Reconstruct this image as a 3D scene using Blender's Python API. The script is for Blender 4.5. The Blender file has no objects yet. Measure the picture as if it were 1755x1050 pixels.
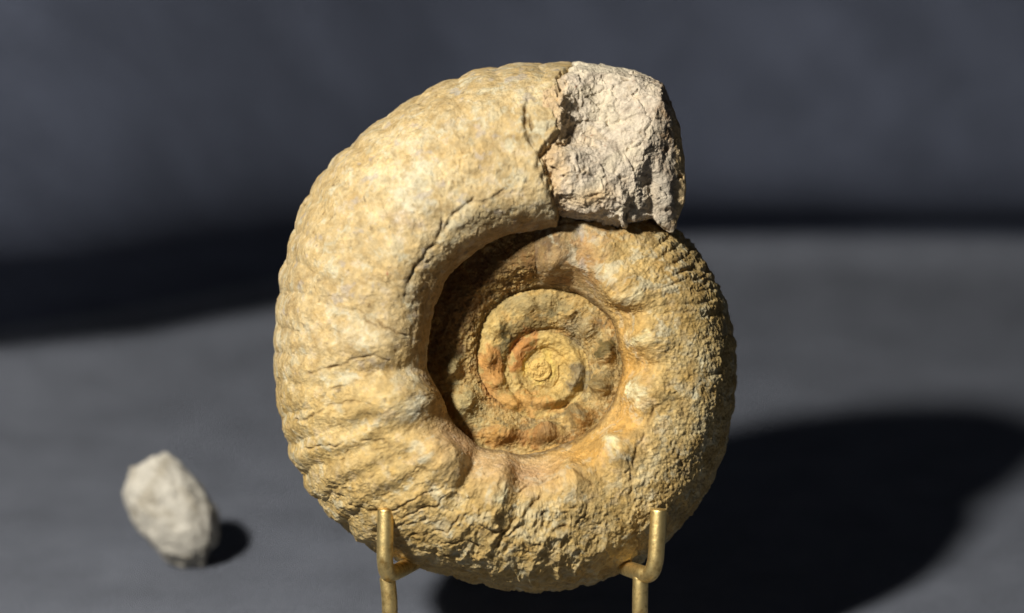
import bpy, math, random
import numpy as np
from mathutils import Matrix, Vector

# ---------------------------------------------------------------- basics
S = 0.00015                      # metres per photo unit
D = 4500.0                       # camera distance in photo units
TILT = math.radians(16)
sc = bpy.context.scene
COL = sc.collection

cam_d = bpy.data.cameras.new("camera"); cam = bpy.data.objects.new("camera", cam_d); COL.objects.link(cam)
cam_d.sensor_width = 36; cam_d.lens = 36 * D / 1755
cam.location = (0, -D * S * math.cos(TILT), D * S * math.sin(TILT))
cam.rotation_euler = (math.pi / 2 - TILT, 0, 0)
cam_d.clip_start = 0.01; cam_d.clip_end = 50
cam_d.dof.use_dof = True; cam_d.dof.focus_distance = (D - 90) * S; cam_d.dof.aperture_fstop = 5.6
sc.camera = cam

w = bpy.data.worlds.new("World"); sc.world = w; w.use_nodes = True
bg = w.node_tree.nodes["Background"]; bg.inputs[0].default_value = (0.80, 0.86, 1.0, 1); bg.inputs[1].default_value = 0.022

def area_lamp(name, pos, size, energy, color):
    l = bpy.data.lights.new(name, 'AREA'); l.shape = 'DISK'; l.size = size; l.energy = energy; l.color = color
    o = bpy.data.objects.new(name, l); COL.objects.link(o); o.location = pos
    o.rotation_euler = (Vector((0, 0, 0)) - Vector(pos)).to_track_quat('-Z', 'Y').to_euler()
    return o
LDIR = Vector((-0.47, -0.629, 0.618)).normalized()
area_lamp("key_lamp", LDIR * 0.70, 0.062, 9.2, (1.0, 0.965, 0.90))

vs = sc.view_settings
vs.view_transform = 'Standard'; vs.look = 'None'; vs.exposure = 0; vs.gamma = 1
sc.cycles.use_denoising = True

CT, ST = math.cos(TILT), math.sin(TILT)
def world(px, py, z):            # fossil frame (photo-unit x, y down, z towards viewer) -> world metres
    x = (px - 877.5) * S; u = (525 - py) * S; y = -z * S
    return (x, y * CT + u * ST, -y * ST + u * CT)

# ---------------------------------------------------------------- noise (numpy gradient noise)
_rs = np.random.RandomState(7)
_perm = _rs.permutation(256); _perm = np.concatenate([_perm, _perm, _perm])
_g = _rs.normal(size=(256, 3)); _g /= np.linalg.norm(_g, axis=1)[:, None]; _g = _g.astype(np.float32)
def perlin(x, y, z, seed=0):
    x = np.asarray(x, np.float32) + seed * 17.31; y = np.asarray(y, np.float32) + seed * 5.77; z = np.asarray(z, np.float32) + seed * 9.13
    xi = np.floor(x).astype(np.int32); yi = np.floor(y).astype(np.int32); zi = np.floor(z).astype(np.int32)
    xf = x - xi; yf = y - yi; zf = z - zi
    u = xf * xf * xf * (xf * (xf * 6 - 15) + 10); v = yf * yf * yf * (yf * (yf * 6 - 15) + 10); ww = zf * zf * zf * (zf * (zf * 6 - 15) + 10)
    xi &= 255; yi &= 255; zi &= 255
    def g(dx, dy, dz):
        h = _perm[_perm[_perm[(xi + dx) & 255] + ((yi + dy) & 255)] + ((zi + dz) & 255)]
        gg = _g[h]
        return gg[..., 0] * (xf - dx) + gg[..., 1] * (yf - dy) + gg[..., 2] * (zf - dz)
    a = g(0, 0, 0); a = a + u * (g(1, 0, 0) - a)
    b = g(0, 1, 0); b = b + u * (g(1, 1, 0) - b)
    c = g(0, 0, 1); c = c + u * (g(1, 0, 1) - c)
    d = g(0, 1, 1); d = d + u * (g(1, 1, 1) - d)
    a = a + v * (b - a); c = c + v * (d - c)
    return (a + ww * (c - a)) * 1.6
def fbm(P, wl, octv=4, gain=0.5, seed=0, lac=2.03):
    r = 0; a = 1
    for i in range(octv):
        f = lac ** i / wl
        r = r + a * perlin(P[..., 0] * f, P[..., 1] * f, P[..., 2] * f, seed + i * 3)
        a *= gain
    return r
def ridged(P, wl, octv=4, gain=0.5, seed=0, lac=2.07):
    r = 0; a = 1
    for i in range(octv):
        f = lac ** i / wl
        n = 1 - np.abs(perlin(P[..., 0] * f, P[..., 1] * f, P[..., 2] * f, seed + i * 3)) * 2
        r = r + a * n * np.abs(n)
        a *= gain
    return r
def sstep(a, b, x):
    t = np.clip((x - a) / (b - a), 0, 1); return t * t * (3 - 2 * t)
def seg_dist(X, Y, pts):
    d = np.full(X.shape, 1e9, np.float32)
    for (x0, y0), (x1, y1) in zip(pts[:-1], pts[1:]):
        vx, vy = x1 - x0, y1 - y0
        t = np.clip(((X - x0) * vx + (Y - y0) * vy) / (vx * vx + vy * vy + 1e-9), 0, 1)
        d = np.minimum(d, np.hypot(X - x0 - t * vx, Y - y0 - t * vy))
    return d
def blob(X, Y, cx, cy, rx, ry, rot=0):
    c, s = math.cos(math.radians(rot)), math.sin(math.radians(rot))
    dx = X - cx; dy = Y - cy
    a = (dx * c + dy * s) / rx; b = (-dx * s + dy * c) / ry
    return np.exp(-(a * a + b * b))

# ---------------------------------------------------------------- objects
def grid_faces(nr, nc):
    i = np.arange(nr - 1)[:, None] * nc + np.arange(nc - 1)[None, :]
    return np.stack([i, i + nc, i + nc + 1, i + 1], -1).reshape(-1, 4)
def link_mesh(name, V, F, mat, parent=None, color=None, rough=None, smooth=True):
    me = bpy.data.meshes.new(name)
    F = np.asarray(F, np.int32); V = np.asarray(V, np.float32)
    used = np.zeros(len(V), bool); used[F.ravel()] = True
    idx = np.cumsum(used) - 1
    V2 = V[used]; F2 = idx[F].astype(np.int32)
    me.vertices.add(len(V2)); me.vertices.foreach_set("co", V2.ravel())
    n = len(F2); k = F2.shape[1]
    me.loops.add(n * k); me.loops.foreach_set("vertex_index", F2.ravel())
    me.polygons.add(n); me.polygons.foreach_set("loop_start", np.arange(0, n * k, k, dtype=np.int32))
    me.update(calc_edges=True)
    me.polygons.foreach_set("use_smooth", np.full(n, smooth))
    if color is not None:
        at = me.attributes.new("tone", 'FLOAT_COLOR', 'POINT')
        c4 = np.ones((len(V2), 4), np.float32); c4[:, :3] = color[used]
        at.data.foreach_set("color", c4.ravel())
    me.validate()
    me.materials.append(mat)
    o = bpy.data.objects.new(name, me); COL.objects.link(o)
    if parent is not None: o.parent = parent
    return o
def empty(name, loc, rot=(0, 0, 0)):
    o = bpy.data.objects.new(name, None); COL.objects.link(o); o.location = loc; o.rotation_euler = rot
    o.empty_display_size = 0.01
    return o
def tube(pts, rad, seg=16, sub=8, caps=True):
    """smooth tube through points; returns V, F(quads)"""
    P = np.array(pts, float); rad = np.broadcast_to(np.array(rad, float), (len(P),))
    Q = []; R = []
    n = len(P)
    for i in range(n - 1):
        p0 = P[max(i - 1, 0)]; p1 = P[i]; p2 = P[i + 1]; p3 = P[min(i + 2, n - 1)]
        for k in range(sub):
            t = k / sub
            Q.append(0.5 * ((2 * p1) + (-p0 + p2) * t + (2 * p0 - 5 * p1 + 4 * p2 - p3) * t * t + (-p0 + 3 * p1 - 3 * p2 + p3) * t ** 3))
            R.append(rad[i] * (1 - t) + rad[i + 1] * t)
    Q.append(P[-1]); R.append(rad[-1]); Q = np.array(Q); R = np.array(R)
    if caps:
        d0 = (Q[0] - Q[1]); d0 /= np.linalg.norm(d0); d1 = (Q[-1] - Q[-2]); d1 /= np.linalg.norm(d1)
        Q = np.vstack([Q[0] + d0 * R[0] * .18, Q[0] + d0 * R[0] * .16, Q[0] + d0 * R[0] * .05, Q, Q[-1] + d1 * R[-1] * .05, Q[-1] + d1 * R[-1] * .16, Q[-1] + d1 * R[-1] * .18])
        R = np.concatenate([[R[0] * .01, R[0] * .82, R[0] * .96], R, [R[-1] * .96, R[-1] * .82, R[-1] * .01]])
    T = np.gradient(Q, axis=0); T /= np.linalg.norm(T, axis=1)[:, None] + 1e-12
    up = np.array([0.0, 1, 0]) if abs(T[0][1]) < .9 else np.array([1.0, 0, 0])
    V = []
    nrm = np.cross(T[0], up); nrm /= np.linalg.norm(nrm)
    for i in range(len(Q)):
        nrm = nrm - T[i] * nrm.dot(T[i]); nrm /= np.linalg.norm(nrm)
        b = np.cross(T[i], nrm)
        a = np.linspace(0, 2 * np.pi, seg, endpoint=False)
        V.append(Q[i] + R[i] * (np.cos(a)[:, None] * nrm + np.sin(a)[:, None] * b))
    V = np.array(V).reshape(-1, 3); F = []
    for i in range(len(Q) - 1):
        for k in range(seg):
            F.append((i * seg + k, i * seg + (k + 1) % seg, (i + 1) * seg + (k + 1) % seg, (i + 1) * seg + k))
    return V, np.array(F)

# ---------------------------------------------------------------- materials
def new_mat(name):
    m = bpy.data.materials.new(name); m.use_nodes = True
    nt = m.node_tree; b = nt.nodes["Principled BSDF"]
    return m, nt, b
def nd(nt, t, **kw):
    n = nt.nodes.new(t)
    for k, v in kw.items(): setattr(n, k, v)
    return n
def stone_mat(name, rough=0.8, bump=0.5, spk=0.35):
    m, nt, b = new_mat(name); L = nt.links.new
    at = nd(nt, 'ShaderNodeAttribute', attribute_name="tone")
    tc = nd(nt, 'ShaderNodeTexCoord')
    n1 = nd(nt, 'ShaderNodeTexNoise'); n1.inputs['Scale'].default_value = 900; n1.inputs['Detail'].default_value = 6; n1.inputs['Roughness'].default_value = .7
    n2 = nd(nt, 'ShaderNodeTexNoise'); n2.inputs['Scale'].default_value = 260; n2.inputs['Detail'].default_value = 7; n2.inputs['Roughness'].default_value = .65; n2.inputs['Distortion'].default_value = .6
    n3 = nd(nt, 'ShaderNodeTexVoronoi'); n3.inputs['Scale'].default_value = 1500
    for n in (n1, n2, n3): L(tc.outputs['Object'], n.inputs['Vector'])
    mr = nd(nt, 'ShaderNodeMapRange'); mr.inputs[1].default_value = .3; mr.inputs[2].default_value = .7; mr.inputs[3].default_value = 1 - spk; mr.inputs[4].default_value = 1 + spk * .7
    L(n1.outputs['Fac'], mr.inputs[0])
    mr2 = nd(nt, 'ShaderNodeMapRange'); mr2.inputs[1].default_value = .3; mr2.inputs[2].default_value = .7; mr2.inputs[3].default_value = 1 - spk * .5; mr2.inputs[4].default_value = 1 + spk * .45
    L(n2.outputs['Fac'], mr2.inputs[0])
    mm = nd(nt, 'ShaderNodeMath', operation='MULTIPLY'); L(mr.outputs[0], mm.inputs[0]); L(mr2.outputs[0], mm.inputs[1])
    vm = nd(nt, 'ShaderNodeVectorMath', operation='SCALE'); L(at.outputs['Color'], vm.inputs[0]); L(mm.outputs[0], vm.inputs['Scale'])
    L(vm.outputs[0], b.inputs['Base Color'])
    b.inputs['Roughness'].default_value = rough
    b.inputs['Specular IOR Level'].default_value = .3
    s1 = nd(nt, 'ShaderNodeMath', operation='ADD'); L(n1.outputs['Fac'], s1.inputs[0]); 
    s2 = nd(nt, 'ShaderNodeMath', operation='MULTIPLY'); L(n2.outputs['Fac'], s2.inputs[0]); s2.inputs[1].default_value = 1.6; L(s2.outputs[0], s1.inputs[1])
    s3 = nd(nt, 'ShaderNodeMath', operation='MULTIPLY_ADD'); L(n3.outputs['Distance'], s3.inputs[0]); s3.inputs[1].default_value = .25; L(s1.outputs[0], s3.inputs[2])
    bp = nd(nt, 'ShaderNodeBump'); bp.inputs['Strength'].default_value = bump; bp.inputs['Distance'].default_value = 0.0012
    L(s3.outputs[0], bp.inputs['Height']); L(bp.outputs[0], b.inputs['Normal'])
    return m
M_shell = stone_mat("fossil_shell", .72, .45, .22)
M_rock = stone_mat("rock_matrix_grey", .9, .6, .22)

M_brass, nt, b = new_mat("brass"); L = nt.links.new
tc = nd(nt, 'ShaderNodeTexCoord'); n1 = nd(nt, 'ShaderNodeTexNoise'); n1.inputs['Scale'].default_value = 420; n1.inputs['Detail'].default_value = 6; n1.inputs['Roughness'].default_value = .7
L(tc.outputs['Object'], n1.inputs['Vector'])
cr = nd(nt, 'ShaderNodeValToRGB'); cr.color_ramp.elements[0].position = .3; cr.color_ramp.elements[0].color = (.42, .26, .08, 1); cr.color_ramp.elements[1].position = .52; cr.color_ramp.elements[1].color = (.92, .70, .30, 1)
L(n1.outputs['Fac'], cr.inputs[0]); L(cr.outputs[0], b.inputs['Base Color'])
b.inputs['Metallic'].default_value = 1
mr = nd(nt, 'ShaderNodeMapRange'); mr.inputs[3].default_value = .6; mr.inputs[4].default_value = .36; L(n1.outputs['Fac'], mr.inputs[0]); L(mr.outputs[0], b.inputs['Roughness'])
bp = nd(nt, 'ShaderNodeBump'); bp.inputs['Strength'].default_value = .35; bp.inputs['Distance'].default_value = .0006; L(n1.outputs['Fac'], bp.inputs['Height']); L(bp.outputs[0], b.inputs['Normal'])

def cloth_mat(name, colr):
    m, nt, b = new_mat(name); L = nt.links.new
    tc = nd(nt, 'ShaderNodeTexCoord')
    uv = tc.outputs['UV']
    w1 = nd(nt, 'ShaderNodeTexWave', wave_type='BANDS', bands_direction='X'); w1.inputs['Scale'].default_value = 1; w1.inputs['Distortion'].default_value = .6; w1.inputs['Detail'].default_value = 2
    w2 = nd(nt, 'ShaderNodeTexWave', wave_type='BANDS', bands_direction='Y'); w2.inputs['Scale'].default_value = 1; w2.inputs['Distortion'].default_value = .6; w2.inputs['Detail'].default_value = 2
    mp = nd(nt, 'ShaderNodeMapping'); mp.inputs['Scale'].default_value = (480, 480, 480); L(uv, mp.inputs['Vector'])
    L(mp.outputs[0], w1.inputs['Vector']); L(mp.outputs[0], w2.inputs['Vector'])
    n = nd(nt, 'ShaderNodeTexNoise'); n.inputs['Scale'].default_value = 40; n.inputs['Detail'].default_value = 8; n.inputs['Roughness'].default_value = .6; L(uv, n.inputs['Vector'])
    n4 = nd(nt, 'ShaderNodeTexNoise'); n4.inputs['Scale'].default_value = 1500; n4.inputs['Detail'].default_value = 3; L(uv, n4.inputs['Vector'])
    ad = nd(nt, 'ShaderNodeMath', operation='ADD'); L(w1.outputs['Fac'], ad.inputs[0]); L(w2.outputs['Fac'], ad.inputs[1])
    mr = nd(nt, 'ShaderNodeMapRange'); mr.inputs[2].default_value = 2; mr.inputs[3].default_value = .62; mr.inputs[4].default_value = 1.25; L(ad.outputs[0], mr.inputs[0])
    mr2 = nd(nt, 'ShaderNodeMapRange'); mr2.inputs[1].default_value = .3; mr2.inputs[2].default_value = .7; mr2.inputs[3].default_value = .85; mr2.inputs[4].default_value = 1.15; L(n.outputs['Fac'], mr2.inputs[0])
    mr3 = nd(nt, 'ShaderNodeMapRange'); mr3.inputs[1].default_value = .3; mr3.inputs[2].default_value = .7; mr3.inputs[3].default_value = .7; mr3.inputs[4].default_value = 1.3; L(n4.outputs['Fac'], mr3.inputs[0])
    m1 = nd(nt, 'ShaderNodeMath', operation='MULTIPLY'); L(mr.outputs[0], m1.inputs[0]); L(mr2.outputs[0], m1.inputs[1])
    m2 = nd(nt, 'ShaderNodeMath', operation='MULTIPLY'); L(m1.outputs[0], m2.inputs[0]); L(mr3.outputs[0], m2.inputs[1])
    vm = nd(nt, 'ShaderNodeVectorMath', operation='SCALE'); vm.inputs[0].default_value = colr; L(m2.outputs[0], vm.inputs['Scale'])
    L(vm.outputs[0], b.inputs['Base Color']); b.inputs['Roughness'].default_value = .95; b.inputs['Specular IOR Level'].default_value = .1
    bp = nd(nt, 'ShaderNodeBump'); bp.inputs['Strength'].default_value = .9; bp.inputs['Distance'].default_value = .0005; L(ad.outputs[0], bp.inputs['Height']); L(bp.outputs[0], b.inputs['Normal'])
    return m
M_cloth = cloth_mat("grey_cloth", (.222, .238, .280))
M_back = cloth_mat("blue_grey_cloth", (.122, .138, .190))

# ---------------------------------------------------------------- cloth (table sheet running up into the backdrop)
TZ = -640.0                      # table level, photo units below the view axis
def build_cloth():
    nx, nv = 361, 520
    xs = np.linspace(-3600, 3600, nx)
    # profile control: (back, up) after the crease; crease depth depends on x
    prof = np.array([(-1700, 0), (-1100, 0), (-600, 2), (-350, 8), (-150, 14), (-30, 26), (40, 60), (20, 120), (-90, 170), (-190, 240), (-230, 340), (-190, 460), (-90, 600), (60, 800), (180, 1050), (260, 1400), (330, 2000), (380, 3000)], float)
    cd = np.concatenate([[0], np.cumsum(np.hypot(*np.diff(prof, axis=0).T))])
    ss = np.linspace(0, cd[-1], 330)
    def cr(t, k):
        out = np.interp(t, cd, prof[:, k])
        for _ in range(40):
            out[1:-1] = (out[:-2] + 2 * out[1:-1] + out[2:]) / 4
        return out
    pb = cr(ss, 0); pu = cr(ss, 1)
    X = np.repeat(xs[:, None], nv, 1)
    nf = nv - len(ss)
    lf = 1 - sstep(-1500, 150, xs)
    crease = 2480 - 1180 * lf + 40 * np.sin(xs / 500.); scl = 1.1 + .8 * lf
    front = -3600
    Yb = np.zeros((nx, nv)); Z = np.zeros((nx, nv))
    for i, x in enumerate(xs):
        st = crease[i] + pb[0] * scl[i]
        Yb[i, :nf] = np.linspace(front, st, nf, endpoint=False); Yb[i, nf:] = crease[i] + pb * scl[i]
        Z[i, nf:] = pu * scl[i]
    P = np.stack([X, Yb, Z * .5], -1)
    tab = 1 - sstep(0, 60, Z)
    wr = 14 * perlin(X / 900 + .3, Yb / 500, 0 * X, 3) + 5 * perlin(X / 300, Yb / 220 + X / 700, 0 * X, 5)
    Zt = Z + wr * tab
    back = sstep(100, 500, Z)
    Yb2 = Yb + back * (110 * perlin(X / 700 + Z / 1500, Z / 1400, 0 * X, 8) + 40 * perlin(X / 260 + Z / 500, Z / 900, 0 * X, 9))
    V = np.stack([X * S, Yb2 * S, (Zt + TZ) * S], -1).reshape(-1, 3)
    F = grid_faces(nx, nv)
    arc = np.concatenate([np.zeros((nx, 1)), np.cumsum(np.hypot(np.diff(Yb2, axis=1), np.diff(Zt, axis=1)), 1)], 1) * S
    uvv = np.stack([X * S, arc], -1).reshape(-1, 2).astype(np.float32)
    col_i = F[:, 0] % nv; cut = nf + 120
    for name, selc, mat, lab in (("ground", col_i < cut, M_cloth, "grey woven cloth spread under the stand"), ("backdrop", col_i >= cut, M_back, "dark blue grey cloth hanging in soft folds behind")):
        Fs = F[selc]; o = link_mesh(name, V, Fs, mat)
        u = np.unique(Fs); uv2 = uvv[u]
        uvl = o.data.uv_layers.new(name="weave")
        li = np.empty(len(o.data.loops), np.int32); o.data.loops.foreach_get("vertex_index", li)
        uvl.data.foreach_set("uv", uv2[li].ravel())
        o["kind"] = "structure"; o["label"] = lab
    return o
build_cloth()

# ---------------------------------------------------------------- ammonite
CX, CY = 925.0, 633.0
Sk = [(60, 268), (75, 258), (90, 240), (120, 229), (135, 226), (150, 209), (180, 190), (210, 179), (225, 169), (250, 153), (270, 142), (300, 135), (330, 138), (360, 143), (390, 151), (420, 147), (450, 143), (480, 137), (510, 121), (540, 105),
      (570, 93), (600, 83), (630, 78), (660, 77), (690, 80), (720, 82), (750, 79), (780, 68), (810, 60), (840, 52), (870, 49), (900, 46), (990, 35), (1080, 28), (1170, 21), (1260, 16), (1440, 8), (1620, 3), (1800, 1)]
Ok_ = [(60, 545), (76, 533), (83, 531), (90, 527), (99, 526), (108, 520), (120, 509), (130, 506), (142, 500), (152, 485), (162, 467), (170, 457), (180, 458), (188, 452), (197, 452), (205, 448), (213, 440), (221, 430), (228, 420), (236, 398),
       (245, 384), (256, 380), (266, 382), (276, 378), (286, 375), (296, 376), (306, 364), (315, 362), (325, 352), (332, 347), (340, 344), (350, 338), (362, 338), (375, 339), (388, 337), (400, 337), (410, 334), (435, 322), (450, 312), (480, 298), (510, 287), (540, 275), (630, 236), (720, 208), (810, 178), (900, 158), (990, 138), (1080, 118), (1260, 80), (1440, 50), (1620, 28), (1800, 10)]
Hk = [(60, 205), (90, 205), (180, 196), (230, 186), (270, 168), (315, 154), (360, 146), (410, 136), (450, 104), (480, 76), (540, 52), (630, 50), (720, 50), (810, 38), (900, 31), (1080, 23), (1260, 17), (1440, 15), (1800, 15)]
def tab(tb, t): 
    a = np.array(tb, float); return np.interp(t, a[:, 0], a[:, 1])
def smooth_tab(tb, t, wd=5):
    return sum(tab(tb, t + k * wd / 4) for k in range(-4, 5)) / 9

def catmull(ctrl, n):
    P = np.array(ctrl, float); sc_ = np.array([250, 170])
    d = np.concatenate([[0], np.cumsum(np.linalg.norm(np.diff(P * sc_, axis=0), axis=1))])
    fine = []
    for i in range(len(P) - 1):
        p0 = P[max(i - 1, 0)]; p1 = P[i]; p2 = P[i + 1]; p3 = P[min(i + 2, len(P) - 1)]
        for k in range(20):
            t = k / 20
            fine.append(0.5 * ((2 * p1) + (-p0 + p2) * t + (2 * p0 - 5 * p1 + 4 * p2 - p3) * t * t + (-p0 + 3 * p1 - 3 * p2 + p3) * t ** 3))
    fine.append(P[-1]); fine = np.array(fine)
    d = np.concatenate([[0], np.cumsum(np.linalg.norm(np.diff(fine * sc_, axis=0), axis=1))])
    s = np.linspace(0, d[-1], n)
    return np.stack([np.interp(s, d, fine[:, 0]), np.interp(s, d, fine[:, 1])], -1)
FRONT = [(.10, -.2), (.095, .1), (.055, .34), (.01, .50), (.0, .60), (.04, .735), (.11, .86), (.21, .96), (.32, 1.0), (.5, .97), (.66, .89), (.8, .75), (.91, .52), (.975, .26), (1, 0)]
FRONT2 = [(-.03, -.25), (-.02, .1), (0, .42), (.07, .58), (.15, .78), (.23, .95), (.34, 1.0), (.5, .97), (.66, .89), (.8, .75), (.91, .52), (.975, .26), (1, 0)]
NF, NB = 250, 26
pf1 = catmull(FRONT, NF); pf2 = catmull(FRONT2, NF)
pb = catmull([(1, 0), (.975, -.22), (.91, -.46), (.8, -.7), (.5, -.97), (.32, -1), (.1, -.85), (0, -.42), (-.03, .1)], NB + 1)[1:]
tt = [74.0]
while tt[-1] < 1780:
    t = tt[-1]; r = tab(Ok_, t) if t < 440 else tab(Sk, t - 360)
    tt.append(t + math.degrees(1.45 / max(r, 60)) * (1 if t < 800 else 1.6))
tt = np.array(tt); NT = len(tt)
Sv = smooth_tab(Sk, tt, 8); Ov = smooth_tab(Ok_, tt, 6); Hv = smooth_tab(Hk, tt, 10)
k2 = (sstep(215, 275, tt) * (1 - .9 * sstep(485, 520, tt) * (1 - sstep(590, 630, tt))))[:, None]
U = np.concatenate([pf1[None, :, 0] * (1 - k2) + pf2[None, :, 0] * k2, np.repeat(pb[None, :, 0], NT, 0)], 1)
Fz = np.concatenate([pf1[None, :, 1] * (1 - k2) + pf2[None, :, 1] * k2, np.repeat(pb[None, :, 1], NT, 0)], 1)
NC = NF + NB
kf = (.0 + .75 * sstep(1150, 1300, tt))[:, None] * (np.arange(NC)[None, :] < NF // 2)
Fz = Fz * (1 - kf) + kf * np.maximum(Fz, .78 + .22 * Fz)
T2 = np.repeat(tt[:, None], NC, 1)
Rr = Sv[:, None] + U * (Ov - Sv)[:, None]
Zz = Fz * Hv[:, None]
TH = np.radians(T2)
X = CX + Rr * np.cos(TH); Y = CY - Rr * np.sin(TH)
# account for perspective: features were measured in the picture
pc = (D - np.clip(Zz, 0, 400)) / D
X = 877.5 + (X - 877.5) * pc; Y = 525 + (Y - 525) * pc
Zz = np.where((T2 > 1400) & (np.arange(NC)[None, :] < NF // 2), np.maximum(Zz, 10), Zz)
Zz = np.where((T2 > 1200) & (np.arange(NC)[None, :] < NF // 2), np.maximum(Zz, 7 + 11 * np.exp(-(Rr / 13) ** 2)), Zz)
P0 = np.stack([X, Y, Zz], -1).astype(np.float32)
def normals(P):
    a = np.gradient(P, axis=0); b_ = np.gradient(P, axis=1)
    n = np.cross(b_, a); n /= np.linalg.norm(n, axis=-1, keepdims=True) + 1e-9
    return n
P0[-3:, :NF] = (877.5 + (CX - 877.5) * .993, 525 + (CY - 525) * .997, 18)
N0 = normals(P0)
if N0[NT // 8, NF // 2, 2] < 0: N0 = -N0
X, Y, Z = [np.asarray(P0[..., k], np.float32) for k in range(3)]
PX = 877.5 + (X - 877.5) / pc; PY = 525 + (Y - 525) / pc      # measured-feature coordinates
frontm = (sstep(-30, 20, Z)).astype(np.float32)
isout = (T2 < 452)
rad = np.hypot(PX - CX, PY - CY); ang = T2

# --- big forms: tubercles and bulges (x, y, rx, ry, rot, height) on the last whorl
TUB = [(692, 688, 56, 32, 8, 24), (752, 782, 50, 26, 40, 28), (850, 850, 22, 52, 14, 20), (978, 826, 22, 34, -8, 15), (1058, 768, 26, 24, -40, 17), (1099, 672, 30, 24, -10, 15),
       (1107, 580, 34, 24, 0, 17), (1072, 492, 42, 27, 20, 19), (1035, 425, 30, 20, 40, 10)]
BUL = [(645, 582, 75, 30, -8, 13), (690, 440, 55, 60, 0, 7), (730, 330, 60, 50, 0, 3), (900, 350, 70, 22, -14, 4), (600, 700, 45, 28, 0, 5), (620, 800, 60, 30, 20, 4), (700, 830, 60, 22, 40, 5), (905, 900, 30, 55, 6, 6), (780, 905, 26, 50, 30, 7),
       (660, 636, 64, 12, -4, -10), (720, 745, 46, 12, 20, -8), (802, 812, 14, 48, 24, -12), (892, 828, 16, 44, 6, -6), (925, 820, 18, 30, 0, -5), (1030, 815, 12, 30, -30, -7), (1095, 722, 26, 12, -30, -7), (1112, 628, 28, 12, 0, -6), (1100, 535, 30, 12, 10, -7)]
disp = np.zeros_like(X)
tubm = []
for (a, b_, rx, ry, ro, h) in TUB:
    g = blob(PX, PY, a, b_, rx, ry, ro) * isout * frontm
    tubm.append(g); disp += h * np.minimum(g * 1.25, 1) ** .9
for (a, b_, rx, ry, ro, h) in BUL:
    disp += h * blob(PX, PY, a, b_, rx, ry, ro) * isout * frontm
INN = [(952, 432, 24, 36, 20, 6), (1040, 605, 13, 18, 0, 8), (1030, 662, 14, 16, 0, 9), (993, 712, 17, 17, 30, 10), (935, 742, 24, 13, -8, 9), (862, 742, 24, 14, 12, 9), (795, 690, 20, 24, 30, 8), (772, 630, 15, 20, 0, 8),
       (878, 690, 17, 10, 20, 5), (950, 684, 17, 9, -10, 5), (905, 522, 15, 13, 0, 6), (940, 519, 13, 11, 0, 5), (978, 535, 13, 11, 20, 5), (853, 560, 13, 15, 0, 5), (838, 610, 9, 17, 0, 5), (1010, 560, 12, 14, 0, 5), (980, 655, 12, 9, 0, 4), (850, 655, 12, 10, 40, 4)]
innm = []
for (a, b_, rx, ry, ro, h) in INN:
    g = blob(PX, PY, a, b_, rx, ry, ro) * frontm * (T2 > 420)
    innm.append(g); disp += 2.7 * h * np.minimum(1.2 * g, 1)

# --- ribs: scallops on the venter
uu = np.clip(U, 0, 1)
rim = sstep(.55, .97, uu) * (1 - .0 * uu)
ph = np.interp(tt, [74, 130, 200, 250, 300, 340, 380, 410, 450], [0, 7, 17.5, 24.5, 30, 35, 41.5, 49, 59])[:, None]
ph = ph + .25 * perlin(X / 60, Y / 60, Z / 60, 4)
amp_r = np.interp(tt, [74, 110, 170, 230, 270, 320, 350, 385, 420], [4.2, 5.4, 5.4, 5.0, 4.0, 2.8, 2.8, 3.6, 3.2])[:, None]
rib = (np.abs(np.sin(np.pi * ph)) ** .8 - .6)
disp += rim * amp_r * rib * isout * np.clip(.95 + .5 * perlin(X / 80, Y / 80, Z / 80, 33), .5, 1.3)
disp += sstep(.2, .6, uu) * (1 - rim) * 1.5 * rib * isout * sstep(-.1, .5, perlin(X / 90, Y / 90, Z / 90, 34))
# finer ribs over the flank upper right, coarser folds at the bottom
m_fr = blob(PX, PY, 1185, 480, 65, 95, -20) * isout * frontm
disp += m_fr * 4.2 * (np.abs(np.sin(np.pi * (ph * 1.0 + .02 * (rad - 250) + .5 * perlin(X / 40, Y / 40, Z / 40, 14)))) - .6) * np.clip(.8 + .9 * perlin(X / 30, Y / 30, Z / 30, 15), .1, 1.4)
ang_w = ang + 3.0 * perlin(X / 70, Y / 70, Z / 70, 6)
m_bot = sstep(.3, .5, uu) * np.interp(tt, [235, 250, 285, 305], [0, 1, 1, 0])[:, None] * (T2 < 330)
Q = np.stack([np.radians(ang) * 7.0 + .5 * perlin(X / 50, Y / 50, Z / 50, 16), rad / 62, 0 * X], -1)
disp += m_bot * (1 - .55 * sstep(.85, 1, uu)) * 5.5 * (ridged(Q, 1.0, 3, .55, 17) - .45)
m_left = sstep(.15, .45, uu) * np.interp(tt, [180, 200, 225, 240], [0, 1, 1, 0])[:, None] * (T2 < 330)
disp += m_left * 3.2 * np.sin(np.radians(ang_w) * 42) * np.clip(.7 + 1.2 * perlin(X / 60, Y / 60, Z / 60, 18), 0, 1.5)

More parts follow.
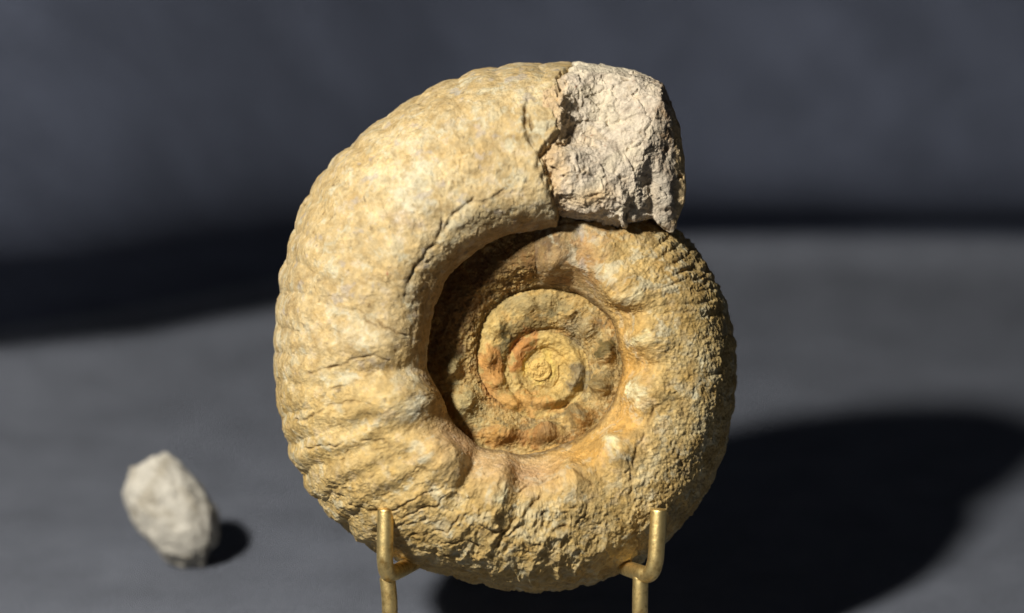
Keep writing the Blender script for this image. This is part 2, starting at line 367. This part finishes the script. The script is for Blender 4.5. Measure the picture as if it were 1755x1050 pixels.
# --- carved fissures (measured polylines: pts, half width, depth)
CRK = [([(812, 338), (795, 352), (775, 372), (760, 395)], 4, 5), ([(760, 380), (748, 410), (720, 440), (700, 475), (695, 505)], 5, 5), ([(700, 470), (712, 455), (730, 447)], 3, 4),
       ([(905, 175), (898, 200), (906, 232), (922, 262), (925, 290), (938, 325), (958, 362)], 5, 9), ([(906, 200), (915, 222), (938, 222), (952, 214)], 4, 7), ([(948, 150), (944, 180), (952, 205), (962, 245)], 4, 7),
       ([(870, 320), (850, 335), (830, 345)], 4, 4), ([(800, 345), (850, 338), (900, 322)], 3, 3), ([(880, 260), (890, 290), (905, 310)], 3, 3),
       ([(532, 640), (560, 632), (590, 622), (615, 612), (640, 610), (665, 618)], 3, 5), ([(500, 722), (530, 715), (555, 700), (590, 690), (640, 690)], 3, 5), ([(545, 688), (560, 672), (610, 655)], 2.5, 4), ([(520, 768), (550, 765), (600, 757), (660, 755)], 2.5, 4.5),
       ([(590, 790), (595, 770), (600, 757)], 2.5, 5), ([(605, 866), (640, 880), (690, 868), (715, 850), (745, 842)], 3, 5), ([(690, 885), (720, 872), (745, 868), (760, 850)], 3, 5), ([(708, 920), (735, 915), (770, 905), (790, 880)], 3, 4),
       ([(860, 915), (880, 890), (905, 872), (925, 850)], 5, 9), ([(852, 935), (865, 920), (895, 900)], 4, 7), ([(825, 900), (850, 910), (870, 905)], 3, 5), ([(892, 840), (915, 825), (935, 820)], 3, 4), ([(930, 880), (950, 870), (972, 878)], 3, 5),
       ([(940, 920), (955, 905), (985, 900), (1005, 880)], 3, 5), ([(905, 925), (930, 935), (945, 925)], 3, 6), ([(1000, 845), (1015, 830), (1000, 815), (980, 812)], 3, 4), ([(1060, 820), (1085, 800), (1090, 770), (1105, 745)], 3, 4), ([(1080, 850), (1085, 820), (1078, 790)], 3, 4),
       ([(1110, 730), (1120, 700), (1135, 690)], 2.5, 3), ([(1165, 770), (1170, 795)], 3, 4), ([(650, 560), (630, 548), (618, 530)], 2.5, 3), ([(640, 540), (660, 560), (690, 575)], 2.5, 3), ([(960, 385), (990, 378), (1030, 376), (1060, 388)], 4, 7),
       ([(640, 905), (655, 925), (690, 945)], 3, 4), ([(760, 930), (800, 925), (830, 940)], 3, 5), ([(730, 960), (750, 945), (790, 950)], 3, 4), ([(660, 905), (700, 900), (730, 890)], 3, 4)]
warpx = 5 * perlin(X / 22, Y / 22, Z / 22, 21) + 2 * perlin(X / 8, Y / 8, Z / 8, 22); warpy = 5 * perlin(X / 22, Y / 22, Z / 22, 23) + 2 * perlin(X / 8, Y / 8, Z / 8, 24)
Xw = PX + warpx; Yw = PY + warpy
crack = np.zeros_like(X)
sel = isout & (Z > 0)
for pts, wd, dp in CRK:
    xs_ = [p[0] for p in pts]; ys_ = [p[1] for p in pts]
    bb = sel & (Xw > min(xs_) - 25) & (Xw < max(xs_) + 25) & (Yw > min(ys_) - 25) & (Yw < max(ys_) + 25)
    if not bb.any(): continue
    dd = seg_dist(Xw[bb], Yw[bb], pts)
    brk = np.clip(.75 + 1.1 * perlin(X[bb] / 16, Y[bb] / 16, Z[bb] / 16, 35), .12, 1.2)
    c = np.exp(-(dd / (wd * .75)) ** 1.5) * brk
    disp[bb] -= dp * c * 1.0; crack[bb] = np.maximum(crack[bb], c)

# --- surface roughness
Wp = P0 + np.stack([warpx, warpy, warpx * .7], -1) * 1.5
mA = np.clip(.42 + .0 * X, 0, 1)
m_sm = (1 - sstep(560, 720, PY)) * (1 - sstep(980, 1060, PX)) * isout
m_rough = np.clip(sstep(770, 880, PY) * isout + .3 * sstep(1000, 1100, PX) * isout + .55 * (1 - isout) + .45, 0, 1.25)
m_rough *= 1 - .75 * np.clip(blob(PX, PY, 1030, 755, 75, 75) + blob(PX, PY, 950, 800, 70, 30) + blob(PX, PY, 1080, 640, 30, 90), 0, 1)
wallm = 1 - sstep(.0, .16, uu); m_rough *= 1 - .55 * wallm * isout
small = np.clip(np.interp(tt, [0, 600, 900, 1300], [1, .85, .7, .5]), 0, 1)[:, None]
r1 = ridged(Wp, 46, 3, .55, 31); r2 = fbm(P0, 90, 3, .5, 41); r3 = ridged(Wp, 15, 3, .6, 51); r4 = fbm(P0, 6, 2, .6, 61)
disp += small * (3.2 * r2 + m_rough * (2.3 * (r1 - .6) * np.clip(.9 + 1.0 * perlin(X / 75, Y / 75, Z / 75, 19), .15, 1.6)) + (.35 + .65 * m_rough) * 1.15 * (r3 - .5) + .55 * r4 * (1 - .5 * m_sm))
disp -= small * .8 * m_sm * (r3 - .5)
disp += sstep(1000, 1100, PX) * isout * (1.1 * fbm(P0, 5, 2, .6, 68) + .8 * fbm(P0, 11, 2, .6, 69))
flake = fbm(P0 + 9 * np.stack([warpy, warpx, warpx], -1) / 5, 42, 4, .55, 331)
disp += isout * m_sm * (1 - .7 * sstep(.8, .95, uu)) * (1.25 * (sstep(-.08, .16, flake) + sstep(.3, .46, flake) * .7 - .6) + .8 * fbm(P0, 24, 3, .6, 332))
rc = np.hypot(PX - 936, (PY - 634) * 1.0)
disp += (T2 > 560) * (6.0 * np.exp(-((rc - 55) / 7) ** 2) - 6.0 * np.exp(-((rc - 32) / 9) ** 2) - 4 * np.exp(-((rc - 70) / 5) ** 2)) * (1 + .5 * fbm(P0, 18, 2, .5, 341))
disp += small * (1 - isout) * (1.5 * fbm(P0, 8, 3, .65, 66) + 1.6 * (ridged(Wp, 20, 3, .65, 67) - .5))
# pits
pit = fbm(P0, 9, 2, .5, 71) - .12
disp -= 1.2 * sstep(.80, .97, 1 - np.abs(fbm(Wp, 30, 2, .5, 181)) * 2.2) * sstep(.0, .5, fbm(P0, 60, 2, .5, 191))
disp -= small * m_rough * 3.0 * sstep(.55, .95, pit)
# shell layer ends at the broken edge; beyond it the surface drops under the matrix
edge_t = np.interp(U, [0, .12, .3, .45, .6, .75, .9, 1], [83, 85, 88.5, 90.5, 86, 86.5, 86.5, 83.5]) + .6 * perlin(X / 14, Y / 14, Z / 14, 77) + .4 * perlin(X / 5, Y / 5, Z / 5, 78)
disp -= (10 * (1 - sstep(-.3, .3, T2 - edge_t)) + 62 * (1 - sstep(-2.6, -.5, T2 - edge_t))) * isout
P1 = P0 + N0 * disp[..., None]

# --- colour
def c3(r, g, b_): return np.array([(v / 255) ** 2.2 for v in (r, g, b_)], np.float32)
def mix(C, c, f): f = np.clip(f, 0, 1)[..., None]; return C * (1 - f) + c * f
C = np.zeros(P0.shape, np.float32) + c3(206, 170, 112)
n_a = fbm(P0, 130, 4, .55, 101); n_b = fbm(P0, 55, 4, .6, 111); n_c = fbm(P0, 24, 4, .6, 121); n_d = fbm(P0, 9, 3, .6, 131)
C = mix(C, c3(226, 194, 140), sstep(-.1, .8, n_a) * .8)
C = mix(C, c3(200, 156, 86), sstep(.0, .8, n_b) * .6)
C = mix(C, c3(186, 148, 88), sstep(.2, .9, -n_c) * .5)
C = mix(C, c3(202, 178, 150), sstep(.25, .8, n_c) * .4)
# greyer / olive cast of the lower and right flank
m_ol = np.clip(sstep(1090, 1190, PX) * .8 + sstep(820, 930, PY) * .7, 0, 1) * isout
C = mix(C, c3(182, 152, 100), m_ol * (.55 + .4 * n_b))
C = mix(C, c3(166, 146, 112), m_ol * sstep(.1, .7, n_c) * .55)
C = mix(C, c3(198, 146, 66), m_ol * sstep(.15, .8, n_b) * .5)
# smooth ochre around the umbilical wall, pinkish at the bottom left
C = mix(C, c3(206, 152, 78), (blob(PX, PY, 1075, 640, 40, 110) + blob(PX, PY, 1000, 775, 80, 40, -30)) * isout * .9)
C = mix(C, c3(205, 160, 122), (blob(PX, PY, 790, 760, 60, 45, 30) + blob(PX, PY, 900, 810, 60, 30)) * isout * .75)
C = mix(C, c3(140, 98, 58), wallm * isout * np.interp(tt, [74, 85, 190, 225], [.1, .55, .55, 0])[:, None])  # upper-left wall browner, shade of the umbilicus deepened in the colour
# inner whorls: browner, with orange, olive and dark patches
inn = sstep(395, 445, T2 + 14 * n_b)
n_e = fbm(P0, 13, 4, .7, 161)
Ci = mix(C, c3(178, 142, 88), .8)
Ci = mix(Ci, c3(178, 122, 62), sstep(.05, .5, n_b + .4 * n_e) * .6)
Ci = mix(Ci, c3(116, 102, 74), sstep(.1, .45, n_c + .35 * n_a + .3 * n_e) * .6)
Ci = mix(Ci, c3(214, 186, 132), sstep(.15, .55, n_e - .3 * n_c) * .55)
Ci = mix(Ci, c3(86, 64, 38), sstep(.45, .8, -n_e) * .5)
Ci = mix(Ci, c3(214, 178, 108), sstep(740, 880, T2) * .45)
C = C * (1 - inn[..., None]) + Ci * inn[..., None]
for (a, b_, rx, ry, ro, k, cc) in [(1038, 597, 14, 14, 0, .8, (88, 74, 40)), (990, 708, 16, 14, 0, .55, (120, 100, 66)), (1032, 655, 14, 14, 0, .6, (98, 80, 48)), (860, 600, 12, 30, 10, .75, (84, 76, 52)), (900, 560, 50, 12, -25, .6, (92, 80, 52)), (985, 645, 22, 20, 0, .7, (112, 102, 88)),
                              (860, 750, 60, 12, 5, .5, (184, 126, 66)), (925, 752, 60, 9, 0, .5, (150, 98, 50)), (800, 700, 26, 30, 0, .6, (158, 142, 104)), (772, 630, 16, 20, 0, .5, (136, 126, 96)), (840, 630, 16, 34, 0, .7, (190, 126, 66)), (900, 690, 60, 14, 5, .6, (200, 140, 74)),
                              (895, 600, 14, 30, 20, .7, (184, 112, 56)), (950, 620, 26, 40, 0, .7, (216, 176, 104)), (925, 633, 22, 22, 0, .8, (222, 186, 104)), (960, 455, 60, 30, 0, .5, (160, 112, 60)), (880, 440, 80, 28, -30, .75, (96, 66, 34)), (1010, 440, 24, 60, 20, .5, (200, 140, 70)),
                              (1000, 560, 26, 26, 0, .5, (140, 124, 98)), (920, 520, 50, 14, 0, .5, (150, 132, 96)), (960, 770, 90, 8, -12, .5, (214, 160, 84)), (785, 510, 34, 90, 20, .75, (100, 66, 34))]:  # last patch: sediment brown, also painted dark to deepen the umbilicus shadow
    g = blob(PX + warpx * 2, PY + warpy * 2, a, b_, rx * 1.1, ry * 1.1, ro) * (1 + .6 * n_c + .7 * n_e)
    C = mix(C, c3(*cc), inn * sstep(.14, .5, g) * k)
# worn pale caps on tubercles, ragged outline
for (a, b_, rx, ry, ro, k, cc) in [(700, 700, 22, 24, 0, .9, (222, 208, 180)), (690, 655, 26, 26, 0, .4, (206, 184, 146)), (860, 850, 13, 20, 10, .8, (218, 206, 170)), (1056, 762, 16, 18, 0, .9, (238, 218, 164)), (1097, 672, 17, 24, -20, 1, (240, 222, 176)), (1105, 580, 20, 15, 10, .9, (238, 216, 162)), (1092, 502, 24, 14, -10, .8, (226, 204, 160)),
                              (1060, 465, 22, 20, 0, .6, (228, 190, 130)), (975, 805, 12, 14, 0, .6, (226, 190, 130)), (705, 330, 40, 55, 20, .45, (206, 196, 170)), (700, 505, 12, 24, 10, .6, (206, 194, 164)), (735, 355, 14, 20, 0, .4, (182, 178, 160)), (935, 362, 22, 20, 20, .6, (196, 182, 150)), (630, 575, 60, 30, 0, .45, (230, 204, 160)), (850, 365, 60, 16, -15, .4, (168, 150, 110)),
                              (1030, 385, 50, 14, 5, .6, (150, 130, 100)), (1100, 400, 50, 16, 20, .6, (134, 112, 78)), (1170, 480, 50, 60, 0, .35, (140, 104, 58)), (560, 640, 40, 30, 0, .3, (186, 160, 110)), (775, 790, 30, 16, 60, .4, (226, 188, 124)), (745, 130, 30, 10, 0, .0, (0, 0, 0)), (770, 215, 16, 10, 0, .4, (176, 166, 150)), (668, 466, 3.2, 2.6, 0, .9, (200, 70, 50)), (690, 375, 40, 12, 20, .3, (200, 170, 160)), (900, 220, 24, 40, 10, .35, (176, 142, 80)), (890, 130, 60, 14, 0, .5, (196, 158, 96))]:
    if k <= 0: continue
    g = blob(PX + warpx * 2.2, PY + warpy * 2.2, a, b_, rx, ry, ro) * (1 + .5 * n_d)
    C = mix(C, c3(*cc) * .9, np.where(isout & (Z > 0), sstep(.15, .95, g) * k * .85, 0))
# darker brown in fissures and pits
C = mix(C, c3(112, 82, 48), crack * .6 * isout)
C = mix(C, c3(128, 94, 52), small * sstep(.5, .95, pit) * m_rough * .5)
C = mix(C, c3(96, 74, 46), sstep(.72, 1.0, fbm(P0, 17, 3, .6, 141)) * .6)
C *= (1 + .13 * n_c + (.20 - .08 * m_sm) * n_d + .07 * r4)[..., None]
C = C * (1 - .18 * m_sm[..., None]) + .18 * m_sm[..., None] * C.mean(-1, keepdims=True) * np.array([1.04, 1.0, .95], np.float32)
C = C * (1 + (.10 * n_b + .10 * fbm(P0, 14, 3, .6, 151))[..., None] * np.array([-.3, .1, 1.0], np.float32))
wear = sstep(.35, .75, fbm(Wp, 38, 4, .62, 171)) * isout * (1 - wallm)
C = mix(C, c3(214, 204, 178), wear * .45)
scr = sstep(.80, .97, 1 - np.abs(fbm(Wp, 30, 2, .5, 181)) * 2.2) * sstep(.0, .5, fbm(P0, 60, 2, .5, 191))
C = mix(C, c3(120, 92, 54), scr * .4)
big = fbm(P0, 75, 3, .6, 301); med = fbm(Wp, 28, 4, .65, 311)
C = mix(C, c3(156, 122, 74), sstep(.15, .7, med - .2 * big) * isout * .38)
C = mix(C, c3(208, 198, 172), sstep(.25, .8, -med + .3 * n_a) * isout * .3)
C = mix(C, c3(172, 158, 150), sstep(.45, .8, fbm(P0, 33, 3, .6, 321)) * isout * m_sm * .5)
# dark brown line along the spiral seams
seam = (1 - sstep(.0, .045, U - .0)) * (T2 > 205) * frontm
C = mix(C, c3(78, 54, 30), seam * np.clip(.75 + .6 * n_d, .2, 1) * .75)
C = C * np.array([.85, .91, .89], np.float32)
C = np.clip(C, .01, .9)

PXc, PYc = 890.0, 1012.0
def to_local(P):                 # fossil frame, metres, origin at its lowest point
    return np.stack([(P[..., 0] - PXc) * S, -P[..., 2] * S, (PYc - P[..., 1]) * S], -1)
fossil = empty("ammonite_fossil", world(PXc, PYc, 0), (-TILT, 0, 0))
fossil["label"] = "tan ribbed ammonite fossil with knobbly coiled whorls resting on the brass stand"
fossil["category"] = "fossil"

Vl = to_local(P1).reshape(-1, 3); Cl = C.reshape(-1, 3)
F = grid_faces(NT, NC)[:, ::-1]
fi = F[:, 0]; row = fi // NC
ft = tt[row]
assign = np.zeros(len(F), np.int32)            # 0 outer whorl, 1.. inner whorls
for k, lim in enumerate((440, 800, 1160)): assign[ft >= lim] = k + 1
tub_id = np.full(len(F), -1)
for k, g in enumerate(tubm): tub_id[(g.reshape(-1)[fi] > .42) & (assign == 0)] = k
for k, g in enumerate(innm): tub_id[(g.reshape(-1)[fi] > .45) & (assign > 0) & (tub_id < 0)] = 100 + k
names = ["outer_whorl", "inner_whorl", "inner_whorl", "shell_centre"]
whorls = []
for k in range(4):
    whorls.append(link_mesh(names[k], Vl, F[(assign == k) & (tub_id < 0)], M_shell, fossil, Cl))
for k in sorted(set(tub_id[tub_id >= 0])):
    sel_ = tub_id == k
    if sel_.sum() < 20: continue
    par = whorls[int(np.bincount(assign[sel_]).argmax())]
    link_mesh("tubercle", Vl, F[sel_], M_shell, par, Cl)

# --- broken grey matrix at the mouth of the shell
G = [
 [(925,175,-120),(950,150,-120),(990,140,-130),(1040,145,-130),(1090,155,-130),(1130,180,-130),(1145,210,-130),(1150,230,-120),(1140,240,-160)],
 [(925,122,-10),(955,112,0),(990,104,0),(1040,111,0),(1090,123,0),(1138,142,0),(1148,172,-10),(1160,202,-40),(1148,215,-140)],
 [(935,140,110),(960,136,118),(992,120,112),(1040,122,98),(1088,132,110),(1133,150,108),(1148,185,60),(1166,222,-10),(1155,250,-130)],
 [(930,165,150),(963,160,150),(985,158,118),(1020,150,112),(1082,160,120),(1132,170,130),(1147,205,68),(1170,245,-5),(1160,270,-120)],
 [(930,205,165),(960,205,166),(976,205,122),(1030,195,118),(1085,200,136),(1122,205,146),(1145,232,76),(1174,272,-5),(1162,300,-120)],
 [(920,240,168),(957,250,160),(972,248,128),(1005,238,140),(1070,238,150),(1111,240,158),(1138,258,80),(1176,298,-5),(1165,330,-120)],
 [(905,285,160),(930,272,172),(962,264,176),(1010,262,172),(1070,275,160),(1100,275,160),(1122,288,90),(1177,322,0),(1165,350,-120)],
 [(915,312,160),(936,300,180),(975,300,188),(1025,298,180),(1064,308,172),(1086,318,158),(1104,322,88),(1174,345,0),(1160,370,-120)],
 [(925,340,150),(944,332,172),(985,332,186),(1030,330,190),(1062,338,172),(1078,350,148),(1112,348,84),(1170,366,5),(1155,390,-120)],
 [(945,360,130),(955,356,150),(988,360,166),(1030,366,168),(1062,370,156),(1074,374,128),(1118,372,80),(1160,388,10),(1145,405,-110)],
 [(955,378,50),(965,378,60),(990,385,60),(1035,388,60),(1070,390,60),(1085,388,50),(1125,388,50),(1152,404,0),(1138,410,-100)],
]
G = np.array(G, float)
G[8:, 3:8, :2] += np.random.RandomState(4).uniform(-9, 9, G[8:, 3:8, :2].shape)
G[3:7, 0:3, 2] += np.array([12, 14, 22.])[None, :]; G[2:10, 6, 2] += 48; G[1:10, 7, 2] += 88; G[1:10, 8, 2] += 60
def upsample(G, nr, nc):
    r = np.linspace(0, G.shape[0] - 1, nr); c = np.linspace(0, G.shape[1] - 1, nc)
    def ax(A, x, axis):
        i = np.minimum(x.astype(int), A.shape[axis] - 2); f = x - i
        f = .5 * f + .5 * f * f * (3 - 2 * f)
        a = np.take(A, i, axis); b_ = np.take(A, i + 1, axis)
        sh = [1] * A.ndim; sh[axis] = -1
        f = f.reshape(sh); return a * (1 - f) + b_ * f
    return ax(ax(G, r, 0), c, 1)
B0 = upsample(G, 330, 330)
pcb = (D - np.clip(B0[..., 2], 0, 400)) / D
B0[..., 0] = 877.5 + (B0[..., 0] - 877.5) * pcb; B0[..., 1] = 525 + (B0[..., 1] - 525) * pcb
def blur(A, k):
    for _ in range(k):
        A = A.copy(); A[1:-1] = (A[:-2] + 2 * A[1:-1] + A[2:]) / 4; A[:, 1:-1] = (A[:, :-2] + 2 * A[:, 1:-1] + A[:, 2:]) / 4
    return A
B0 = blur(B0, 14)
Nb = normals(blur(B0, 20)); 
if Nb[165, 100, 2] < 0: Nb = -Nb
BX, BY, BZ = B0[..., 0], B0[..., 1], B0[..., 2]
side = sstep(1100, 1135, BX) 
wb = np.stack([perlin(BX / 18, BY / 18, BZ / 18, s_) for s_ in (1, 2, 3)], -1) * 6
# billowy, faceted fracture: cellular facets from random planes
def facets(P, cell, seed):
    rs = np.random.RandomState(seed); q = P / cell
    base = np.floor(q).astype(int); best = np.full(P.shape[:-1], 1e9); hv = np.zeros(P.shape[:-1])
    tabp = rs.rand(4096, 3); tabn = rs.normal(size=(4096, 3)); tabh = rs.rand(4096)
    for dx in (-1, 0, 1):
        for dy in (-1, 0, 1):
            for dz in (-1, 0, 1):
                c = base + np.array([dx, dy, dz]); h = (c[..., 0] * 73 + c[..., 1] * 179 + c[..., 2] * 283) & 4095
                ctr = c + tabp[h]; v = q - ctr; dd = (v ** 2).sum(-1); m = dd < best
                best = np.where(m, dd, best); hv = np.where(m, (v * tabn[h]).sum(-1) * .6 + tabh[h], hv)
    return hv
fb = facets(B0 + wb, 34, 5); fc = facets(B0 + wb * .6, 15, 6); fd = facets(B0 + wb * .4, 7, 16)
db = 5.0 * (fb - .5) * (1 - .4 * side) + 1.0 * (fc - .5) + .5 * (fd - .5) + 4.6 * fbm(B0, 36, 2, .6, 7) + 1.5 * fbm(B0, 8, 3, .65, 8) + 1.3 * (ridged(B0 + wb, 30, 4, .55, 9) - .5)
db *= 1 - .4 * side
db += 13 * blob(BX, BY, 1133, 335, 13, 42, -6) - 9 * blob(BX, BY, 1108, 340, 8, 40, -4) - 7 * blob(BX, BY, 1005, 175, 26, 40, 20) + 7 * blob(BX, BY, 970, 305, 30, 24) - 6 * blob(BX, BY, 1055, 330, 12, 30, 10)
db *= (1 - .5 * sstep(1140, 1165, BX)) * (.35 + .65 * sstep(108, 150, BY))
db -= 7 * sstep(.55, .9, fbm(B0, 22, 2, .5, 12))
B1 = B0 + Nb * db[..., None]
CB = np.zeros(B0.shape, np.float32) + c3(198, 184, 162)
nb1 = fbm(B0, 60, 4, .6, 201); nb2 = fbm(B0, 20, 4, .6, 211); nb3 = fbm(B0, 7, 3, .6, 221)
CB = mix(CB, c3(202, 188, 160), sstep(-.1, .7, nb1) * .7)
CB = mix(CB, c3(150, 134, 116), sstep(.1, .8, nb2) * .6)
CB = mix(CB, c3(190, 164, 122), sstep(.2, .8, -nb1) * .35)
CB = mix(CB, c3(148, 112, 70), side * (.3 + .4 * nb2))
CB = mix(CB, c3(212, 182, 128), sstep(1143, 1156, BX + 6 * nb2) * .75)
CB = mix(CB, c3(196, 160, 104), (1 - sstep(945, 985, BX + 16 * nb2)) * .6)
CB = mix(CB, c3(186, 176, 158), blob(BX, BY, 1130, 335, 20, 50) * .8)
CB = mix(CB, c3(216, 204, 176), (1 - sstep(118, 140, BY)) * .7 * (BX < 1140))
CB = mix(CB, c3(196, 158, 100), blob(BX, BY, 1010, 345, 36, 14, -10) * .6)
CB = mix(CB, c3(130, 78, 44), sstep(.7, 1.0, fbm(B0, 9, 2, .5, 231)) * .7)
CB *= (1 + .15 * nb3)[..., None]; CB = np.clip(CB, .01, .9)
Fb = grid_faces(330, 330)[:, ::-1]
kn, km = 30, 60
ka = np.linspace(0, 2 * np.pi, km)[None, :]; kr = np.linspace(0.02, 20, kn)[:, None]
KP = np.stack([CX * .997 + 877.5 * .003 + kr * np.cos(ka), CY - kr * np.sin(ka) * .97, 15 + 5 * np.sqrt(np.clip(1 - (kr / 20.5) ** 2, 0, 1)) + 0 * ka], -1)
KP[..., 2] += 1.0 * np.sin(kr * .48 + ka) * sstep(0, 5, kr) + 3.4 * fbm(KP, 9, 4, .65, 3)
KP[-1, :, 2] = 2
kc = np.zeros(KP.shape, np.float32) + c3(206, 172, 100)
link_mesh("centre_knob", to_local(KP).reshape(-1, 3), grid_faces(kn, km)[:, ::-1], M_shell, fossil, kc.reshape(-1, 3))
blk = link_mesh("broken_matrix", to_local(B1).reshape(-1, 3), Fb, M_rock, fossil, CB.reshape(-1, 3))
blk["label"] = "rough grey broken rock filling the open end of the shell"

# ---------------------------------------------------------------- brass stand
floorz = (TZ + 4) * S
def wpt(px, py, z):
    k = (D - max(z, 0)) / D
    return np.array(world(877.5 + (px - 877.5) * k, 525 + (py - 525) * k, z))
base = Vector(((1122 + 663) / 2 * S - 877.5 * S, 0.02, floorz))
stand = empty("display_stand", base)
stand["label"] = "brass wire easel stand with two upturned pegs holding the fossil"; stand["category"] = "stand"
bv = np.array(base)
r_w = 13.6 * S
def stand_side(path, leg_top, leg_mid, sgn):
    pts = [wpt(*p) for p in path]; arm_back = path[-1]
    V, Fq = tube(np.array(pts) - bv, r_w, 28, 12); link_mesh("peg_arm", V, Fq, M_brass, stand)
    a = wpt(*leg_top); m_ = wpt(*leg_mid); foot = np.array([m_[0] + sgn * .0006, m_[1] - .001, floorz + r_w])
    f2 = foot + np.array([sgn * .004, -.006, 0])
    V, Fq = tube(np.array([a, m_, (m_ + foot) / 2, foot]) - bv, r_w * .97, 24, 10); link_mesh("leg", V, Fq, M_brass, stand)
    V, Fq = tube(np.array([foot + np.array([0, .001, 0]), foot + np.array([0, -.012, 0]), foot + np.array([sgn * .002, -.026, 0])]) - bv, r_w * .97, 20, 8); link_mesh("foot", V, Fq, M_brass, stand)
    return wpt(*arm_back), foot
A1, f1 = stand_side([(661, 873, 150), (660, 925, 148), (660, 962, 144), (665, 982, 130), (678, 980, 100), (705, 966, 20), (752, 950, -120)], (664, 990, 118), (668, 1040, 112), -1)
A2, f2 = stand_side([(1129, 874, 150), (1126, 925, 148), (1123, 962, 144), (1114, 983, 132), (1096, 981, 108), (1060, 967, 20), (1012, 950, -120)], (1098, 988, 112), (1097, 1040, 106), 1)
V, Fq = tube(np.array([A1, (A1 + A2) / 2, A2]) - bv, r_w, 20, 8); link_mesh("cross_bar", V, Fq, M_brass, stand)
for Aq, fq in ((A1, f1), (A2, f2)):
    topq = np.array([Aq[0] * .55 + .3 * (A1[0] + A2[0]) / 2, Aq[1] + .014, .02])
    V, Fq = tube(np.array([Aq, Aq * .5 + topq * .5, topq]) - bv, r_w, 20, 8); link_mesh("back_rest", V, Fq, M_brass, stand)
    rear = np.array([Aq[0] + .3 * (A1[0] + A2[0] - 2 * Aq[0]), .10, floorz + r_w])
    V, Fq = tube(np.array([Aq, (Aq + rear) / 2 + np.array([0, .002, 0]), rear]) - bv, r_w, 20, 8); link_mesh("rear_strut", V, Fq, M_brass, stand)

# ---------------------------------------------------------------- pale stone at the left
def stone(name, px, ypy, size, seed, label):
    n1, n2 = 90, 130
    th = np.linspace(0, np.pi, n1)[:, None]; ph_ = np.linspace(0, 2 * np.pi, n2)[None, :]
    d = np.stack([np.sin(th) * np.cos(ph_), np.sin(th) * np.sin(ph_), np.cos(th) + 0 * ph_], -1)
    r = 1 + .16 * fbm(d * 1.0, 1.1, 4, .5, seed) + .05 * (facets(d, .45, seed) - .5)
    Pq = d * r[..., None] * np.array(size)
    Pq[..., 2] -= Pq[..., 2].min()
    Pq[..., 0] += Pq[..., 2] * -.3
    col = np.zeros(Pq.shape, np.float32) + c3(196, 190, 176)
    col = mix(col, c3(150, 140, 120), sstep(-.1, .6, fbm(d, .5, 4, .6, seed + 5)) * .6)
    o = link_mesh(name, (Pq * S).reshape(-1, 3), grid_faces(n1, n2), M_rock, None, col.reshape(-1, 3))
    o.location = (px * S, ypy * S, (TZ - 3) * S)
    o["label"] = label; o["category"] = "stone"
    return o
stone("pale_stone", -618, 415, (80, 68, 104), 11, "small pale grey stone lying on the cloth left of the fossil")
